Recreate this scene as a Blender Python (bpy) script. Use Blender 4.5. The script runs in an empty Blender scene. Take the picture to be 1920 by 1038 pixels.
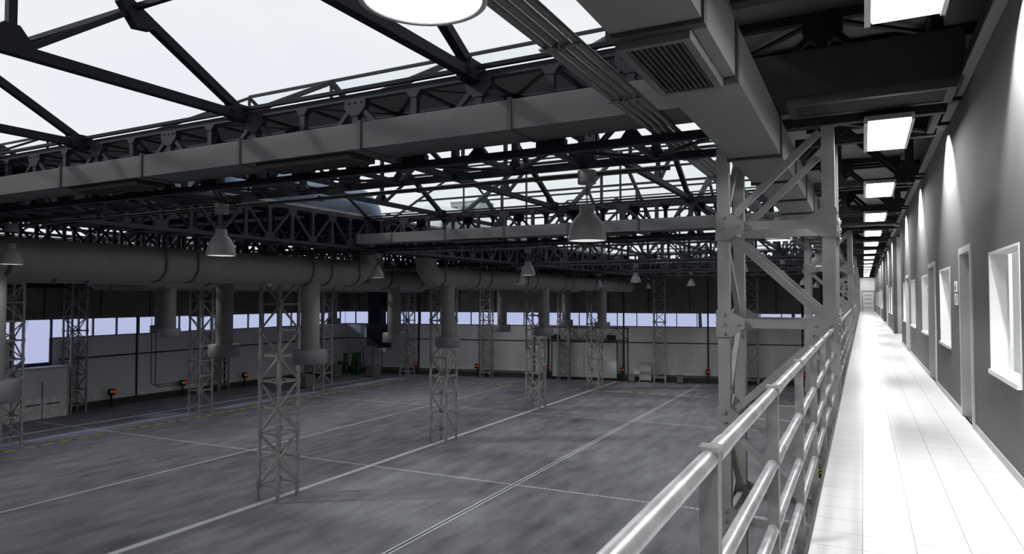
import bpy, math, random
from mathutils import Vector, Matrix
random.seed(4)
C = bpy.context.scene.collection
CZ = 10.7                      # eye height above the hall floor
PI = math.pi

# ------------------------------------------------------------------ materials
def new_mat(name):
    m = bpy.data.materials.new(name); m.use_nodes = True
    nt = m.node_tree; nt.nodes.clear()
    out = nt.nodes.new('ShaderNodeOutputMaterial')
    return m, nt, out

def mat(name, col, rough=.6, metal=0., var=.0, scale=4., col2=None, bump=0., spec=.5, stretch=None):
    m, nt, out = new_mat(name)
    b = nt.nodes.new('ShaderNodeBsdfPrincipled')
    b.inputs['Roughness'].default_value = rough
    b.inputs['Metallic'].default_value = metal
    b.inputs['Specular IOR Level'].default_value = spec
    nt.links.new(b.outputs[0], out.inputs[0])
    c = (col[0], col[1], col[2], 1)
    if var or col2 or bump:
        tc = nt.nodes.new('ShaderNodeTexCoord')
        mp = nt.nodes.new('ShaderNodeMapping')
        if stretch: mp.inputs['Scale'].default_value = stretch
        nz = nt.nodes.new('ShaderNodeTexNoise'); nz.inputs['Scale'].default_value = scale
        nz.inputs['Detail'].default_value = 6
        nt.links.new(tc.outputs['Object'], mp.inputs[0]); nt.links.new(mp.outputs[0], nz.inputs['Vector'])
        cr = nt.nodes.new('ShaderNodeValToRGB')
        k = 1 - var
        cc = col2 or (col[0]*k, col[1]*k, col[2]*k)
        cr.color_ramp.elements[0].color = (cc[0], cc[1], cc[2], 1); cr.color_ramp.elements[0].position = .35
        cr.color_ramp.elements[1].color = c; cr.color_ramp.elements[1].position = .68
        nt.links.new(nz.outputs[0], cr.inputs[0]); nt.links.new(cr.outputs[0], b.inputs['Base Color'])
        if bump:
            bp = nt.nodes.new('ShaderNodeBump'); bp.inputs['Strength'].default_value = bump
            bp.inputs['Distance'].default_value = .02
            nt.links.new(nz.outputs[0], bp.inputs['Height']); nt.links.new(bp.outputs[0], b.inputs['Normal'])
    else:
        b.inputs['Base Color'].default_value = c
    return m

def emit(name, col, s):
    m, nt, out = new_mat(name)
    e = nt.nodes.new('ShaderNodeEmission'); e.inputs[0].default_value = (*col, 1); e.inputs[1].default_value = s
    nt.links.new(e.outputs[0], out.inputs[0]); return m

def glass(name, tint, gloss=.06, rough=.05, frost=0.):
    m, nt, out = new_mat(name)
    t = nt.nodes.new('ShaderNodeBsdfTransparent'); t.inputs[0].default_value = (*tint, 1)
    g = nt.nodes.new('ShaderNodeBsdfGlossy'); g.inputs['Roughness'].default_value = rough
    mx = nt.nodes.new('ShaderNodeMixShader'); mx.inputs[0].default_value = gloss
    src = t
    if frost:
        tr = nt.nodes.new('ShaderNodeBsdfTranslucent'); tr.inputs[0].default_value = (*tint, 1)
        m2 = nt.nodes.new('ShaderNodeMixShader'); m2.inputs[0].default_value = frost
        nt.links.new(t.outputs[0], m2.inputs[1]); nt.links.new(tr.outputs[0], m2.inputs[2]); src = m2
    nt.links.new(src.outputs[0], mx.inputs[1]); nt.links.new(g.outputs[0], mx.inputs[2])
    nt.links.new(mx.outputs[0], out.inputs[0]); return m

M = {}
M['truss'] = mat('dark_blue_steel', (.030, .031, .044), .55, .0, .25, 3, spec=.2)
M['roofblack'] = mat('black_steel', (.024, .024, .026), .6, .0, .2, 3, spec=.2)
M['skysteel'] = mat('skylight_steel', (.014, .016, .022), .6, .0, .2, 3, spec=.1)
M['column'] = mat('grey_column_paint', (.33, .33, .322), .5, .0, .22, 2.5)
M['duct'] = mat('galvanised_duct', (.145, .145, .15), .6, 0, .25, 60, spec=.3)
M['wduct'] = mat('walkway_duct_metal', (.24, .24, .235), .6, 0, .25, 60, spec=.3)
M['flange'] = mat('duct_flange', (.045, .045, .05), .5)
M['grille'] = mat('grille_grey', (.12, .12, .12), .5)
M['slat'] = mat('dark_slat', (.05, .05, .05), .5)
M['dgrille'] = mat('dark_grille', (.035, .035, .034), .6)
M['grilledark'] = mat('grille_gap', (.008, .008, .008), .8)
M['round'] = mat('round_duct_grey', (.19, .19, .185), .55, .0, .15, 2)
M['drum'] = mat('diffuser_grey', (.17, .17, .18), .5, .0, .15, 3)
M['roofduct'] = mat('rooftop_duct_metal', (.17, .22, .31), .35, .6, .2, 2)
M['dome'] = mat('shiny_duct_metal', (.80, .82, .86), .28, .85)
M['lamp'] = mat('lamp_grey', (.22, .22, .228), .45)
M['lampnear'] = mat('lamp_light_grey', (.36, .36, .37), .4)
M['lampin'] = emit('lamp_glow', (1, .99, .97), 5)
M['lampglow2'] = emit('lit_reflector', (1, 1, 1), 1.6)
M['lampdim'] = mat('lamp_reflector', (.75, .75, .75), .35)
M['panel'] = emit('panel_light', (1, 1, 1), 24)
M['roompanel'] = emit('room_ceiling_light', (1, 1, 1), 60)
M['housing'] = mat('light_housing', (.25, .25, .25), .4)
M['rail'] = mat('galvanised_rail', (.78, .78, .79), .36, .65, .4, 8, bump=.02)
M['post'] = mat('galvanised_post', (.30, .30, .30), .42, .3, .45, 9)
M['conduit'] = mat('conduit_grey', (.16, .16, .165), .4, .4)
M['pipe'] = mat('dull_pipe', (.10, .10, .095), .5, .2)
M['cwall'] = mat('corridor_wall_plaster', (.135, .135, .138), .85, 0, .1, 90, spec=.2)
M['frame'] = mat('light_grey_frame', (.50, .50, .50), .5)
def blind_mat():
    m, nt, out = new_mat('translucent_blind')
    a = nt.nodes.new('ShaderNodeBsdfTranslucent'); a.inputs[0].default_value = (.8, .8, .79, 1)
    b = nt.nodes.new('ShaderNodeBsdfDiffuse'); b.inputs[0].default_value = (.8, .8, .8, 1)
    mx = nt.nodes.new('ShaderNodeMixShader'); mx.inputs[0].default_value = .4
    nt.links.new(a.outputs[0], mx.inputs[1]); nt.links.new(b.outputs[0], mx.inputs[2]); nt.links.new(mx.outputs[0], out.inputs[0]); return m
M['blind'] = blind_mat()
M['wframe'] = mat('white_window_frame', (.80, .80, .80), .5)
M['door'] = mat('grey_door', (.19, .19, .195), .5)
M['white'] = mat('white_paint', (.80, .80, .80), .6)
M['black'] = mat('black_plastic', (.012, .012, .013), .4)
M['deck'] = mat('roof_deck', (.22, .22, .215), .8, 0, .25, 40)
M['cdeck'] = mat('corridor_roof_deck', (.34, .34, .34), .8, 0, .2, 30)
M['upperwall'] = mat('dark_upper_cladding', (.20, .19, .17), .8, 0, .3, .8)
M['lowerwall'] = mat('grey_wall_panel', (.74, .74, .75), .7, 0, .12, .35, stretch=(1, 1, .25))
M['endwall'] = mat('light_wall_panel', (.80, .80, .80), .7, 0, .3, .3, stretch=(1, 1, .25))
M['seam'] = mat('dark_panel_seam', (.03, .03, .032), .7)
M['band'] = mat('white_low_band', (.92, .92, .91), .6, 0, .3, 2.5)  # whiter tone than the cladding, low on the walls and lobby front
M['plinth'] = mat('dark_plinth', (.06, .06, .06), .8, 0, .3, 2)
M['strip'] = glass('tinted_strip_glass', (.73, .76, .90), .02, .2)
M['skyglass'] = glass('skylight_glass', (.965, .985, .98), .02, .03)
M['clear'] = glass('clear_glass', (.93, .94, .94), .05, .02)
M['green'] = mat('dark_green_paint', (.012, .10, .018), .5, 0, .3, 3)
M['crate'] = mat('grey_crate', (.22, .22, .21), .8, 0, .25, 3)
M['red'] = emit('red_lamp', (.8, .03, .02), .28)
M['greenlamp'] = emit('green_lamp', (.05, .6, .08), .25)
M['yellow'] = mat('yellow_paint', (.80, .70, .04), .7, 0, .3, 4)
M['linewhite'] = mat('white_floor_paint', (.86, .86, .88), .7, 0, .2, 5)
M['linedark'] = mat('dark_joint', (.02, .02, .025), .8)
M['blue'] = mat('dark_blue_sheet', (.012, .02, .045), .8)
M['leaf'] = mat('tree_leaves', (.03, .05, .03), .9, 0, .4, 3)
M['unit'] = mat('rooftop_unit_grey_green', (.42, .50, .46), .7, 0, .2, 2)

def floor_mat():
    m, nt, out = new_mat('worn_concrete_floor')
    b = nt.nodes.new('ShaderNodeBsdfPrincipled'); b.inputs['Roughness'].default_value = .75
    b.inputs['Specular IOR Level'].default_value = .25
    tc = nt.nodes.new('ShaderNodeTexCoord')
    def noise(sc, stretch, det=6):
        mp = nt.nodes.new('ShaderNodeMapping'); mp.inputs['Scale'].default_value = stretch
        mp.inputs['Rotation'].default_value = (0, 0, .03)
        n = nt.nodes.new('ShaderNodeTexNoise'); n.inputs['Scale'].default_value = sc; n.inputs['Detail'].default_value = det
        nt.links.new(tc.outputs['Object'], mp.inputs[0]); nt.links.new(mp.outputs[0], n.inputs['Vector']); return n
    a = noise(.10, (1, .6, 1)); c = noise(.7, (1.6, .5, 1), 10); d = noise(30, (1, 1, 1), 4)
    ad = nt.nodes.new('ShaderNodeMath'); ad.operation = 'ADD'
    nt.links.new(a.outputs[0], ad.inputs[0]); nt.links.new(c.outputs[0], ad.inputs[1])
    ad2 = nt.nodes.new('ShaderNodeMath'); ad2.operation = 'MULTIPLY_ADD'; ad2.inputs[1].default_value = .9
    nt.links.new(d.outputs[0], ad2.inputs[0]); nt.links.new(ad.outputs[0], ad2.inputs[2])
    cr = nt.nodes.new('ShaderNodeValToRGB')
    cr.color_ramp.elements[0].position = .0; cr.color_ramp.elements[0].color = (.085, .086, .096, 1)
    cr.color_ramp.elements[1].position = 1.; cr.color_ramp.elements[1].color = (.37, .375, .41, 1)
    mr = nt.nodes.new('ShaderNodeMapRange'); mr.inputs[1].default_value = 1.02; mr.inputs[2].default_value = 1.88
    nt.links.new(ad2.outputs[0], mr.inputs[0]); nt.links.new(mr.outputs[0], cr.inputs[0])
    nt.links.new(cr.outputs[0], b.inputs['Base Color']); nt.links.new(b.outputs[0], out.inputs[0])
    return m
M['floor'] = floor_mat()

def tile_mat():
    m, nt, out = new_mat('white_gloss_tiles')
    b = nt.nodes.new('ShaderNodeBsdfPrincipled'); b.inputs['Roughness'].default_value = .28; b.inputs['Specular IOR Level'].default_value = .22
    tc = nt.nodes.new('ShaderNodeTexCoord')
    br = nt.nodes.new('ShaderNodeTexBrick'); br.offset = 0
    br.inputs['Scale'].default_value = 1
    br.inputs['Brick Width'].default_value = .285; br.inputs['Row Height'].default_value = .285
    br.inputs['Mortar Size'].default_value = .0025; br.inputs['Mortar Smooth'].default_value = 0
    br.inputs['Color1'].default_value = (.80, .80, .80, 1); br.inputs['Color2'].default_value = (.77, .77, .775, 1)
    br.inputs['Mortar'].default_value = (.30, .30, .30, 1)
    nz = nt.nodes.new('ShaderNodeTexNoise'); nz.inputs['Scale'].default_value = 3
    mp = nt.nodes.new('ShaderNodeMapping'); mp.inputs['Location'].default_value = (.31, 0, 0)
    nt.links.new(tc.outputs['Object'], mp.inputs[0]); nt.links.new(mp.outputs[0], br.inputs['Vector'])
    bp = nt.nodes.new('ShaderNodeBump'); bp.inputs['Strength'].default_value = .12; bp.inputs['Distance'].default_value = .01
    nt.links.new(nz.outputs[0], bp.inputs['Height']); nt.links.new(bp.outputs[0], b.inputs['Normal'])
    nt.links.new(br.outputs['Color'], b.inputs['Base Color']); nt.links.new(b.outputs[0], out.inputs[0])
    return m
M['tile'] = tile_mat()

def hazard_mat():
    m, nt, out = new_mat('yellow_black_hazard')
    b = nt.nodes.new('ShaderNodeBsdfPrincipled'); b.inputs['Roughness'].default_value = .6
    tc = nt.nodes.new('ShaderNodeTexCoord'); mp = nt.nodes.new('ShaderNodeMapping')
    mp.inputs['Rotation'].default_value = (.8, .4, 0)
    w = nt.nodes.new('ShaderNodeTexWave'); w.inputs['Scale'].default_value = 2.2; w.bands_direction = 'Z'
    cr = nt.nodes.new('ShaderNodeValToRGB'); cr.color_ramp.interpolation = 'CONSTANT'
    cr.color_ramp.elements[0].color = (.02, .02, .02, 1); cr.color_ramp.elements[1].position = .5
    cr.color_ramp.elements[1].color = (.75, .6, .03, 1)
    nt.links.new(tc.outputs['Object'], mp.inputs[0]); nt.links.new(mp.outputs[0], w.inputs['Vector'])
    nt.links.new(w.outputs['Fac'], cr.inputs[0]); nt.links.new(cr.outputs[0], b.inputs['Base Color'])
    nt.links.new(b.outputs[0], out.inputs[0]); return m
M['hazard'] = hazard_mat()

# ------------------------------------------------------------------ mesh helpers
class MB:
    def __init__(s): s.v = []; s.f = []; s.s = []
    def add(s, vs, fs, sm=False):
        n = len(s.v); s.v += [tuple(v) for v in vs]
        for f in fs: s.f.append(tuple(i+n for i in f)); s.s.append(sm)
        return s
    def box(s, x0, x1, y0, y1, z0, z1):
        return s.add([(x0,y0,z0),(x1,y0,z0),(x1,y1,z0),(x0,y1,z0),(x0,y0,z1),(x1,y0,z1),(x1,y1,z1),(x0,y1,z1)],
                     [(0,3,2,1),(4,5,6,7),(0,1,5,4),(1,2,6,5),(2,3,7,6),(3,0,4,7)])
    def bar(s, p, q, w, h=None, up=(0,0,1)):
        p = Vector(p); q = Vector(q); h = h or w
        d = (q-p).normalized(); up = Vector(up)
        if abs(d.dot(up)) > .98: up = Vector((0,1,0)) if abs(d.y) < .9 else Vector((1,0,0))
        a = d.cross(up).normalized()*w/2; b = a.cross(d).normalized()*h/2
        vs = [p-a-b,p+a-b,p+a+b,p-a+b,q-a-b,q+a-b,q+a+b,q-a+b]
        return s.add(vs, [(0,3,2,1),(4,5,6,7),(0,1,5,4),(1,2,6,5),(2,3,7,6),(3,0,4,7)])
    def path(s, pts, r, n=16, cap=True, closed=False):
        pts = [Vector(p) for p in pts]; rings = []
        rr = r if isinstance(r, (list, tuple)) else [r]*len(pts)
        ref = None
        for i, p in enumerate(pts):
            d = (pts[min(i+1,len(pts)-1)]-pts[max(i-1,0)]).normalized()
            if ref is None:
                ref = d.orthogonal().normalized()
            ref = (ref - d*ref.dot(d)).normalized(); b = d.cross(ref)
            rings.append([p+ref*math.cos(2*PI*k/n)*rr[i]+b*math.sin(2*PI*k/n)*rr[i] for k in range(n)])
        base = len(s.v)
        vs = [v for R_ in rings for v in R_]
        fs = [(i*n+k, i*n+(k+1)%n, (i+1)*n+(k+1)%n, (i+1)*n+k) for i in range(len(pts)-1) for k in range(n)]
        s.add(vs, fs, True)
        if cap:
            s.add(rings[0], [tuple(range(n))[::-1]]); s.add(rings[-1], [tuple(range(n))])
        return s
    def cyl(s, p, q, r, n=16, cap=True): return s.path([p, q], r, n, cap)
    def lathe(s, prof, c=(0,0,0), n=32, cap0=False, cap1=False):
        cx, cy, cz = c
        vs = [(cx+r*math.cos(2*PI*k/n), cy+r*math.sin(2*PI*k/n), cz+z) for r, z in prof for k in range(n)]
        fs = [(i*n+k, i*n+(k+1)%n, (i+1)*n+(k+1)%n, (i+1)*n+k) for i in range(len(prof)-1) for k in range(n)]
        s.add(vs, fs, True)
        if cap0: s.add(vs[:n], [tuple(range(n))[::-1]])
        if cap1: s.add(vs[-n:], [tuple(range(n))])
        return s
    def prism(s, poly, axis, t0, t1):
        # poly: list of 2-D points in the plane normal to axis
        def P(a, b, t): return {'x': (t,a,b), 'y': (a,t,b), 'z': (a,b,t)}[axis]
        n = len(poly)
        vs = [P(a,b,t0) for a,b in poly]+[P(a,b,t1) for a,b in poly]
        fs = [tuple(range(n)), tuple(range(n,2*n))[::-1]]+[(i,i+n,(i+1)%n+n,(i+1)%n) for i in range(n)]
        return s.add(vs, fs)
    def build(s, name, m, parent=None, **k):
        me = bpy.data.meshes.new(name); me.from_pydata(s.v, [], s.f)
        me.polygons.foreach_set('use_smooth', s.s)
        import bmesh
        bm = bmesh.new(); bm.from_mesh(me); bmesh.ops.recalc_face_normals(bm, faces=bm.faces); bm.to_mesh(me); bm.free()
        me.materials.append(M[m] if isinstance(m, str) else m); me.update()
        o = bpy.data.objects.new(name, me); C.objects.link(o)
        if parent: o.parent = parent
        for a, b in k.items(): o[a] = b
        return o

def thing(name, label, cat, loc=(0,0,0), rz=0, group=None):
    o = bpy.data.objects.new(name, None); C.objects.link(o); o.empty_display_size = .2
    o.location = loc; o.rotation_euler = (0,0,rz); o['label'] = label; o['category'] = cat
    if group: o['group'] = group
    return o
def struct(o): o['kind'] = 'structure'; return o
def tag(o, label, cat, group=None):
    o['label'] = label; o['category'] = cat
    if group: o['group'] = group
    return o
def kids(o): return [c for c in bpy.data.objects if c.parent == o]
KC = {}
def tree(o):
    if o.name not in KC:
        KC[o.name] = [(c, tree(c)) for c in kids(o)]
    return KC[o.name]
def dup(root, loc, rz=None, label=None, group=None):
    t = tree(root)
    r = root.copy(); C.objects.link(r); r.location = loc
    if rz is not None: r.rotation_euler = (0,0,rz)
    if label: r['label'] = label
    if group: r['group'] = group
    def rec(par, tt):
        for c, sub in tt:
            d = c.copy(); C.objects.link(d); d.parent = par; rec(d, sub)
    rec(r, t)
    return r
ORD = ['nearest', 'second', 'third', 'fourth', 'fifth', 'sixth', 'seventh', 'eighth', 'ninth', 'tenth', 'eleventh', 'twelfth',
       'thirteenth', 'fourteenth', 'fifteenth', 'sixteenth', 'seventeenth', 'eighteenth']

# ------------------------------------------------------------------ layout numbers
XL = -66.2                                   # left wall
ROWS = [10.61 + 16.05*k for k in range(5)]   # truss / column rows (Y)
W2 = .678                                    # half leg spacing
LEGX = [(-1.75, -.395), (-28.56, -27.21), (-55.35, -54.0)]
ZB, ZT = CZ+2.36, CZ+3.77                    # chord heights
END_A = math.atan(.222); END_O = (XL, 90.5+.222*XL)   # end wall line
def end_y(x): return 90.5+.222*x

# ------------------------------------------------------------------ hall shell
fl = struct(MB().box(XL-.3, 6.2, -12, 95, -.3, 0).build('floor', 'floor'))
def strip(name, pts, w, m, z=.004):
    (x0, y0), (x1, y1) = pts
    b = MB().bar((x0, y0, z/2), (x1, y1, z/2), w, z); return b.build(name, m, fl)
strip('painted_line', ((-28.0, -12), (-28.0, 83)), .40, 'linewhite')
for dx in (-.11, .11): strip('painted_line', ((-17.86+dx, -12), (-17.86+dx, 84)), .09, 'linewhite')
strip('floor_joint', ((-17.86, -12), (-17.86, 84)), .06, 'linedark')
strip('painted_line', ((-59.0, -12), (-58.0, 74)), .34, 'linewhite')
strip('painted_line', ((-38.3, -12), (-38.3, 73)), .13, 'linewhite')
strip('painted_line', ((-55.9, -12), (-55.1, 73)), .12, 'linewhite')
def dashes(name, p, q, L, gap, w, m, slant=0):
    b = MB(); p = Vector((*p, .0035)); q = Vector((*q, .0035)); d = (q-p); n = int(d.length/(L+gap)); d.normalize()
    nrm = Vector((-d.y, d.x, 0))
    for i in range(n):
        a = p+d*(i*(L+gap)); e = a+d*L
        b.add([a-nrm*w/2, e-nrm*w/2, e+nrm*w/2+d*slant, a+nrm*w/2+d*slant], [(0,1,2,3)])
    o = b.build(name, m, fl); return o
dashes('dashed_line', (-58.4, 33.4), (-.5, 35.3), .2, .08, .16, 'linewhite', .12)
dashes('dashed_line', (-56, 55.4), (-.5, 57.9), .2, .08, .15, 'linewhite', .12)
dashes('yellow_dashed_line', (-53.0, -8), (-53.0, 72.8), .75, .5, .36, 'yellow')
dashes('yellow_dashed_line', (-52.6, 72.9), (-1, 75.2), .75, .5, .24, 'yellow')
strip('painted_line', ((-58, 33.4), (-63.5, 33.2)), .16, 'linewhite')

# left wall, stacked bands
def seg_wall(name, x0, x1, y0, y1, z0, z1, m): return struct(MB().box(x0, x1, y0, y1, z0, z1).build(name, m))
Y0, Y1 = -12, end_y(XL)+.1
Zs0, Zs1 = CZ-3.72, CZ-2.05
wl = seg_wall('wall_left', XL-.3, XL, Y0, Y1, Zs1, CZ+3.9, 'upperwall')
by0, by1 = 32.6, 35.8
low = MB().box(XL-.3, XL, by1, Y1, 0, Zs0).box(XL-.3, XL, Y0, by0, 0, Zs0).box(XL-.3, XL, by0, by1, 0, CZ-5.95)
low.build('lower_cladding', 'lowerwall', wl)
bd = MB().box(XL, XL+.03, Y0, 30, .70, 1.16).box(XL, XL+.03, 36.9, Y1, .70, 1.16); bd.build('low_band', 'band', wl)
MB().box(XL, XL+.12, Y0, 30, 0, .66).box(XL, XL+.12, 36.9, Y1, 0, .66).build('plinth', 'plinth', wl)
MB().box(XL, XL+.07, 36.5, Y1, CZ-5.84, CZ-5.70).build('wall_rail', 'seam', wl)
MB().box(XL, XL+.5, Y0, Y1, CZ+.85, CZ+1.1).build('ledge', 'roofblack', wl)
y = 35.2; sm = MB()
while y < Y1:
    sm.box(XL, XL+.05, y-.06, y+.06, Zs1+.02, CZ+1.0); y += 5.15
sm.build('cladding_seam', 'seam', wl)
for y in (44.1, 54.9, 66.6): MB().box(XL, XL+.1, y-.09, y+.09, .3, Zs1+.1).build('pilaster', 'seam', wl)
n = 1
w = struct(MB().box(XL-.14, XL-.12, Y0, Y1, Zs0, Zs1).build('window_1', 'strip'))
y = 37.35
mm = MB()
while y < Y1:
    mm.box(XL-.2, XL+.02, y-.05, y+.05, Zs0, Zs1); y += 2.33
mm.build('mullions', 'seam', w)
MB().box(XL-.2, XL+.04, 36, Y1, Zs0-.06, Zs0+.02).build('window_sill', 'seam', w)
MB().box(XL-.14, XL-.12, by0, by1, CZ-5.95, Zs0).build('tall_pane', 'strip', w)
MB().box(XL-.2, XL+.05, by0-.12, by0, CZ-6.1, Zs1).box(XL-.2, XL+.05, by1, by1+.12, CZ-6.1, Zs1).box(XL-.2, XL+.25, by0, by1, CZ-6.15, CZ-5.93).build('window_frame', 'seam', w)
MB().bar((XL-.05, 33.0, CZ-5.9), (XL-.05, 33.9, Zs1), .02).build('pull_cord', 'seam', w)
# entrance lobby block under the tall window
lb = thing('entrance_lobby', 'grey boxy entrance lobby with double doors under the tall window', 'lobby', (XL+.9, 34.2, 0))
MB().box(-.88, .9, -3.9, 2.1, 0, 4.3).build('body', 'lowerwall', lb)
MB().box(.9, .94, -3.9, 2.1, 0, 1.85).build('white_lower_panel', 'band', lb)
MB().box(.9, .98, -.02, .02, 0, 3.2).build('door_gap', 'seam', lb)
for yy in (-1.3, .35): MB().box(.94, 1.04, yy, yy+1.1, 1.25, 1.32).build('door_handle', 'seam', lb)
MB().box(-.85, 1.0, -4.0, 2.2, 4.3, 4.5).build('roof_slab', 'frame', lb)
MB().box(0.85, 1.02, 2.1, 2.2, 0, 4.3).build('corner_post', 'frame', lb)

# end wall (oblique)
L = 72.6/math.cos(END_A)
def endobj(mb, name, m, parent=None):
    o = mb.build(name, m, parent)
    if not parent: o.location = (END_O[0], END_O[1], 0); o.rotation_euler = (0,0,END_A)
    return o
def eu(x): return (x-XL)/math.cos(END_A)
we = struct(endobj(MB().box(-.3, L, 0, .3, Zs1, CZ+3.9), 'wall_back', 'upperwall'))
endobj(MB().box(-.3, L, 0, .3, 0, Zs0), 'lower_cladding', 'endwall', we)
endobj(MB().box(0, L, -.03, 0, .75, 1.15), 'low_band', 'band', we)
endobj(MB().box(0, L, -.5, 0, 0, .62), 'plinth', 'plinth', we)
endobj(MB().cyl((0, -.42, .82), (L, -.42, .82), .09, 10), 'base_pipe', 'pipe', we)
endobj(MB().box(0, L, -.06, 0, CZ-5.86, CZ-5.74), 'wall_rail', 'seam', we)
sm = MB(); u = 2.
while u < L: sm.box(u-.05, u+.05, -.05, 0, Zs1+.02, CZ+3.8); u += 5.1
endobj(sm, 'cladding_seam', 'seam', we)
EX = [-55.2, -46.5, -37.2, -27.5, -17.3, -6.6]
for x in EX: endobj(MB().box(eu(x)-.1, eu(x)+.1, -.14, 0, .3, CZ+2.4), 'pilaster', 'seam', we)
w2 = struct(endobj(MB().box(-.3, L, .12, .14, Zs0, Zs1), 'window_2', 'strip'))
mm = MB(); u = eu(-55.2)-9.8
while u < L: mm.box(u-.05, u+.05, -.02, .2, Zs0, Zs1); u += 2.49
endobj(mm, 'mullions', 'seam', w2)
endobj(MB().box(0, L, -.06, .2, Zs0-.06, Zs0+.02), 'window_sill', 'seam', w2)
# corner service shaft (dark)
sh = thing('service_shaft', 'dark blue sheeted shaft in the far left corner of the hall', 'shaft', (-60.3, 75.4, 0))
MB().box(-1.1, 1.1, -.6, .6, 7.0, 13.6).build('sheet_cladding', 'blue', sh)
MB().box(-1.4, 1.9, -.5, .7, 3.9, 7.0).build('shaft_body', 'black', sh)
for xx in (-1.4, .2, 1.8): MB().box(xx-.05, xx+.05, -1.2, -1.1, 0, 3.9).build('support_post', 'pipe', sh)
MB().box(-1.5, 1.9, -1.25, .7, 3.75, 3.9).build('platform', 'pipe', sh)
MB().bar((-1.4, -1.15, 3.8), (-3.0, -1.15, 5.6), .08).build('strut', 'pipe', sh)
# closing walls
seg_wall('wall_front', XL-.3, 6.3, -12.3, -12, 0, CZ+3.9, 'upperwall')
seg_wall('wall_right', 6, 6.3, -12, 93, 0, CZ+3.9, 'upperwall')

# wall mounted kit along the walls: control boxes
def control_box(loc, rz, label):
    t = thing('control_box', label, 'control box', loc, rz, 'control boxes along the hall walls')
    MB().box(-.3, .3, -.22, .1, 1.15, 1.75).box(-.06, .06, -.1, .05, 0, 1.15).build('housing', 'black', t)
    MB().lathe([(.001,0),(.16,0),(.16,.1),(.1,.16),(.001,.18)], (0,0,0), 12).build('red_lamp', 'red', t)
    o = [c for c in bpy.data.objects if c.parent == t and c.name.startswith('red_lamp')][0]
    o.location = (.14, -.22, 1.48); o.rotation_euler = (PI/2, 0, 0)
    g = MB().lathe([(.001,0),(.09,0),(.09,.08),(.001,.1)], (0,0,0), 12).build('green_lamp', 'greenlamp', t)
    g.location = (-.12, -.22, 1.5); g.rotation_euler = (PI/2, 0, 0)
    return t
for i, y in enumerate((41.1, 48.9, 57.2)):
    control_box((XL+.7, y, 0), PI/2, f"black control box with red lamp by left wall, {['closest to lobby','middle of three','closest to far corner'][i]}")
for i, x in enumerate(EX):
    control_box((x+.1, end_y(x)-.85, 0), END_A, f"black control box with red lamp by the end wall, {['first','second','third','fourth','fifth','sixth'][i]} from left")

# ------------------------------------------------------------------ lattice columns
NR = 10
ring_z = [ZB-1.365*i for i in range(NR)]      # 13.06 ... .78
def make_column(cross, z_top, label):
    t = thing('lattice_column', label, 'column')
    lw = .14 if cross else .16
    for sx in (-1, 1):
        for sy in (-1, 1):
            g = MB().box(sx*W2-lw/2, sx*W2+lw/2, sy*W2-lw/2, sy*W2+lw/2, .02, z_top)
            g.build('leg', 'column', t)
            MB().box(sx*W2-.15, sx*W2+.15, sy*W2-.15, sy*W2+.15, 0, .025).build('base_plate', 'column', t)
    zs = ring_z
    def face(axis, s, flip):
        b = MB()
        def P(a, z): return (a, s*W2, z) if axis == 'x' else (s*W2, a, z)
        bt = .075 if cross else .095
        for z in zs[1:]: b.bar(P(-W2+.08, z), P(W2-.08, z), .08, .10 if cross else .118)
        allz = zs
        for i in range(len(allz)-1):
            zt, zb = allz[i], allz[i+1]
            f = (i % 2 == 1) ^ flip
            a0, a1 = (-W2+.1, W2-.1) if f else (W2-.1, -W2+.1)
            b.bar(P(a0, zt-.14), P(a1, zb+.12), .07, bt, up=(0,0,1))
        b.build('lattice_side', 'column', t)
        g = MB()
        for z in zs[1:]:
            for e in (-1, 1):
                if cross and z > 13: continue
                gh, gw = (.15, .20) if cross else (.19, .29)
                pl = [(e*(W2+.085), z-gh), (e*(W2-.09), z-gh), (e*(W2-gw), z-.055), (e*(W2-gw), z+.055), (e*(W2-.09), z+gh), (e*(W2+.085), z+gh)]
                t0, t1 = (s*(W2+.08), s*(W2+.1))
                g.prism(pl, 'y' if axis == 'x' else 'x', t0, t1)
                for (a, dz) in ((W2, gh-.06), (W2, 0), (W2, -gh+.06), (W2-gw+.1, 0.)):
                    c = P(e*a, z+dz)
                    nrm = Vector((0, s, 0)) if axis == 'x' else Vector((s, 0, 0))
                    c = Vector(c) + nrm*.1
                    g.cyl(c, c+nrm*.02, .028, 6)
        g.build('gusset_plates', 'column', t)
    face('x', -1, False); face('x', 1, cross); face('y', -1, False); face('y', 1, cross)
    return t
colA = None
near_top = ZB-.075
rowname = ['walkway', 'middle hall', 'left hall']
groups = 'steel lattice columns of the hall'
for ri, (xa, xb) in enumerate(LEGX):
    xc = (xa+xb)/2
    for k, y in enumerate(ROWS):
        if ri == 2 and k == 0: continue
        if ri == 1 and k == 0: continue
        lab = f"grey steel lattice column in the {rowname[ri]} row, {ORD[k] if ri == 0 else ORD[k-1]} from the camera"
        if ri == 0 and k == 0:
            cn = make_column(False, near_top, lab); cn.location = (xc, y, 0); cn['group'] = groups
        elif ri == 0: dup(cn, (xc, y, 0), 0, lab)
        elif colA is None:
            colA = make_column(True, ZB-.075, lab); colA.location = (xc, y, 0); colA['group'] = groups
        else: dup(colA, (xc, y, 0), 0, lab)
for i, y in enumerate((37.4, 53.4, 68.3)):
    dup(colA, (XL+1.0, y, 0), 0, f"grey lattice column standing against the left wall, {['beside the lobby', 'between the control boxes', 'nearest the green cylinders'][i]}")
for i, x in enumerate((-44.6, -34.4, -22.6, -12.0)):
    dup(colA, (x, end_y(x)-1.9, 0), END_A, f"grey lattice column standing against the end wall, {['first','second','third','fourth'][i]} from the left")

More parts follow.
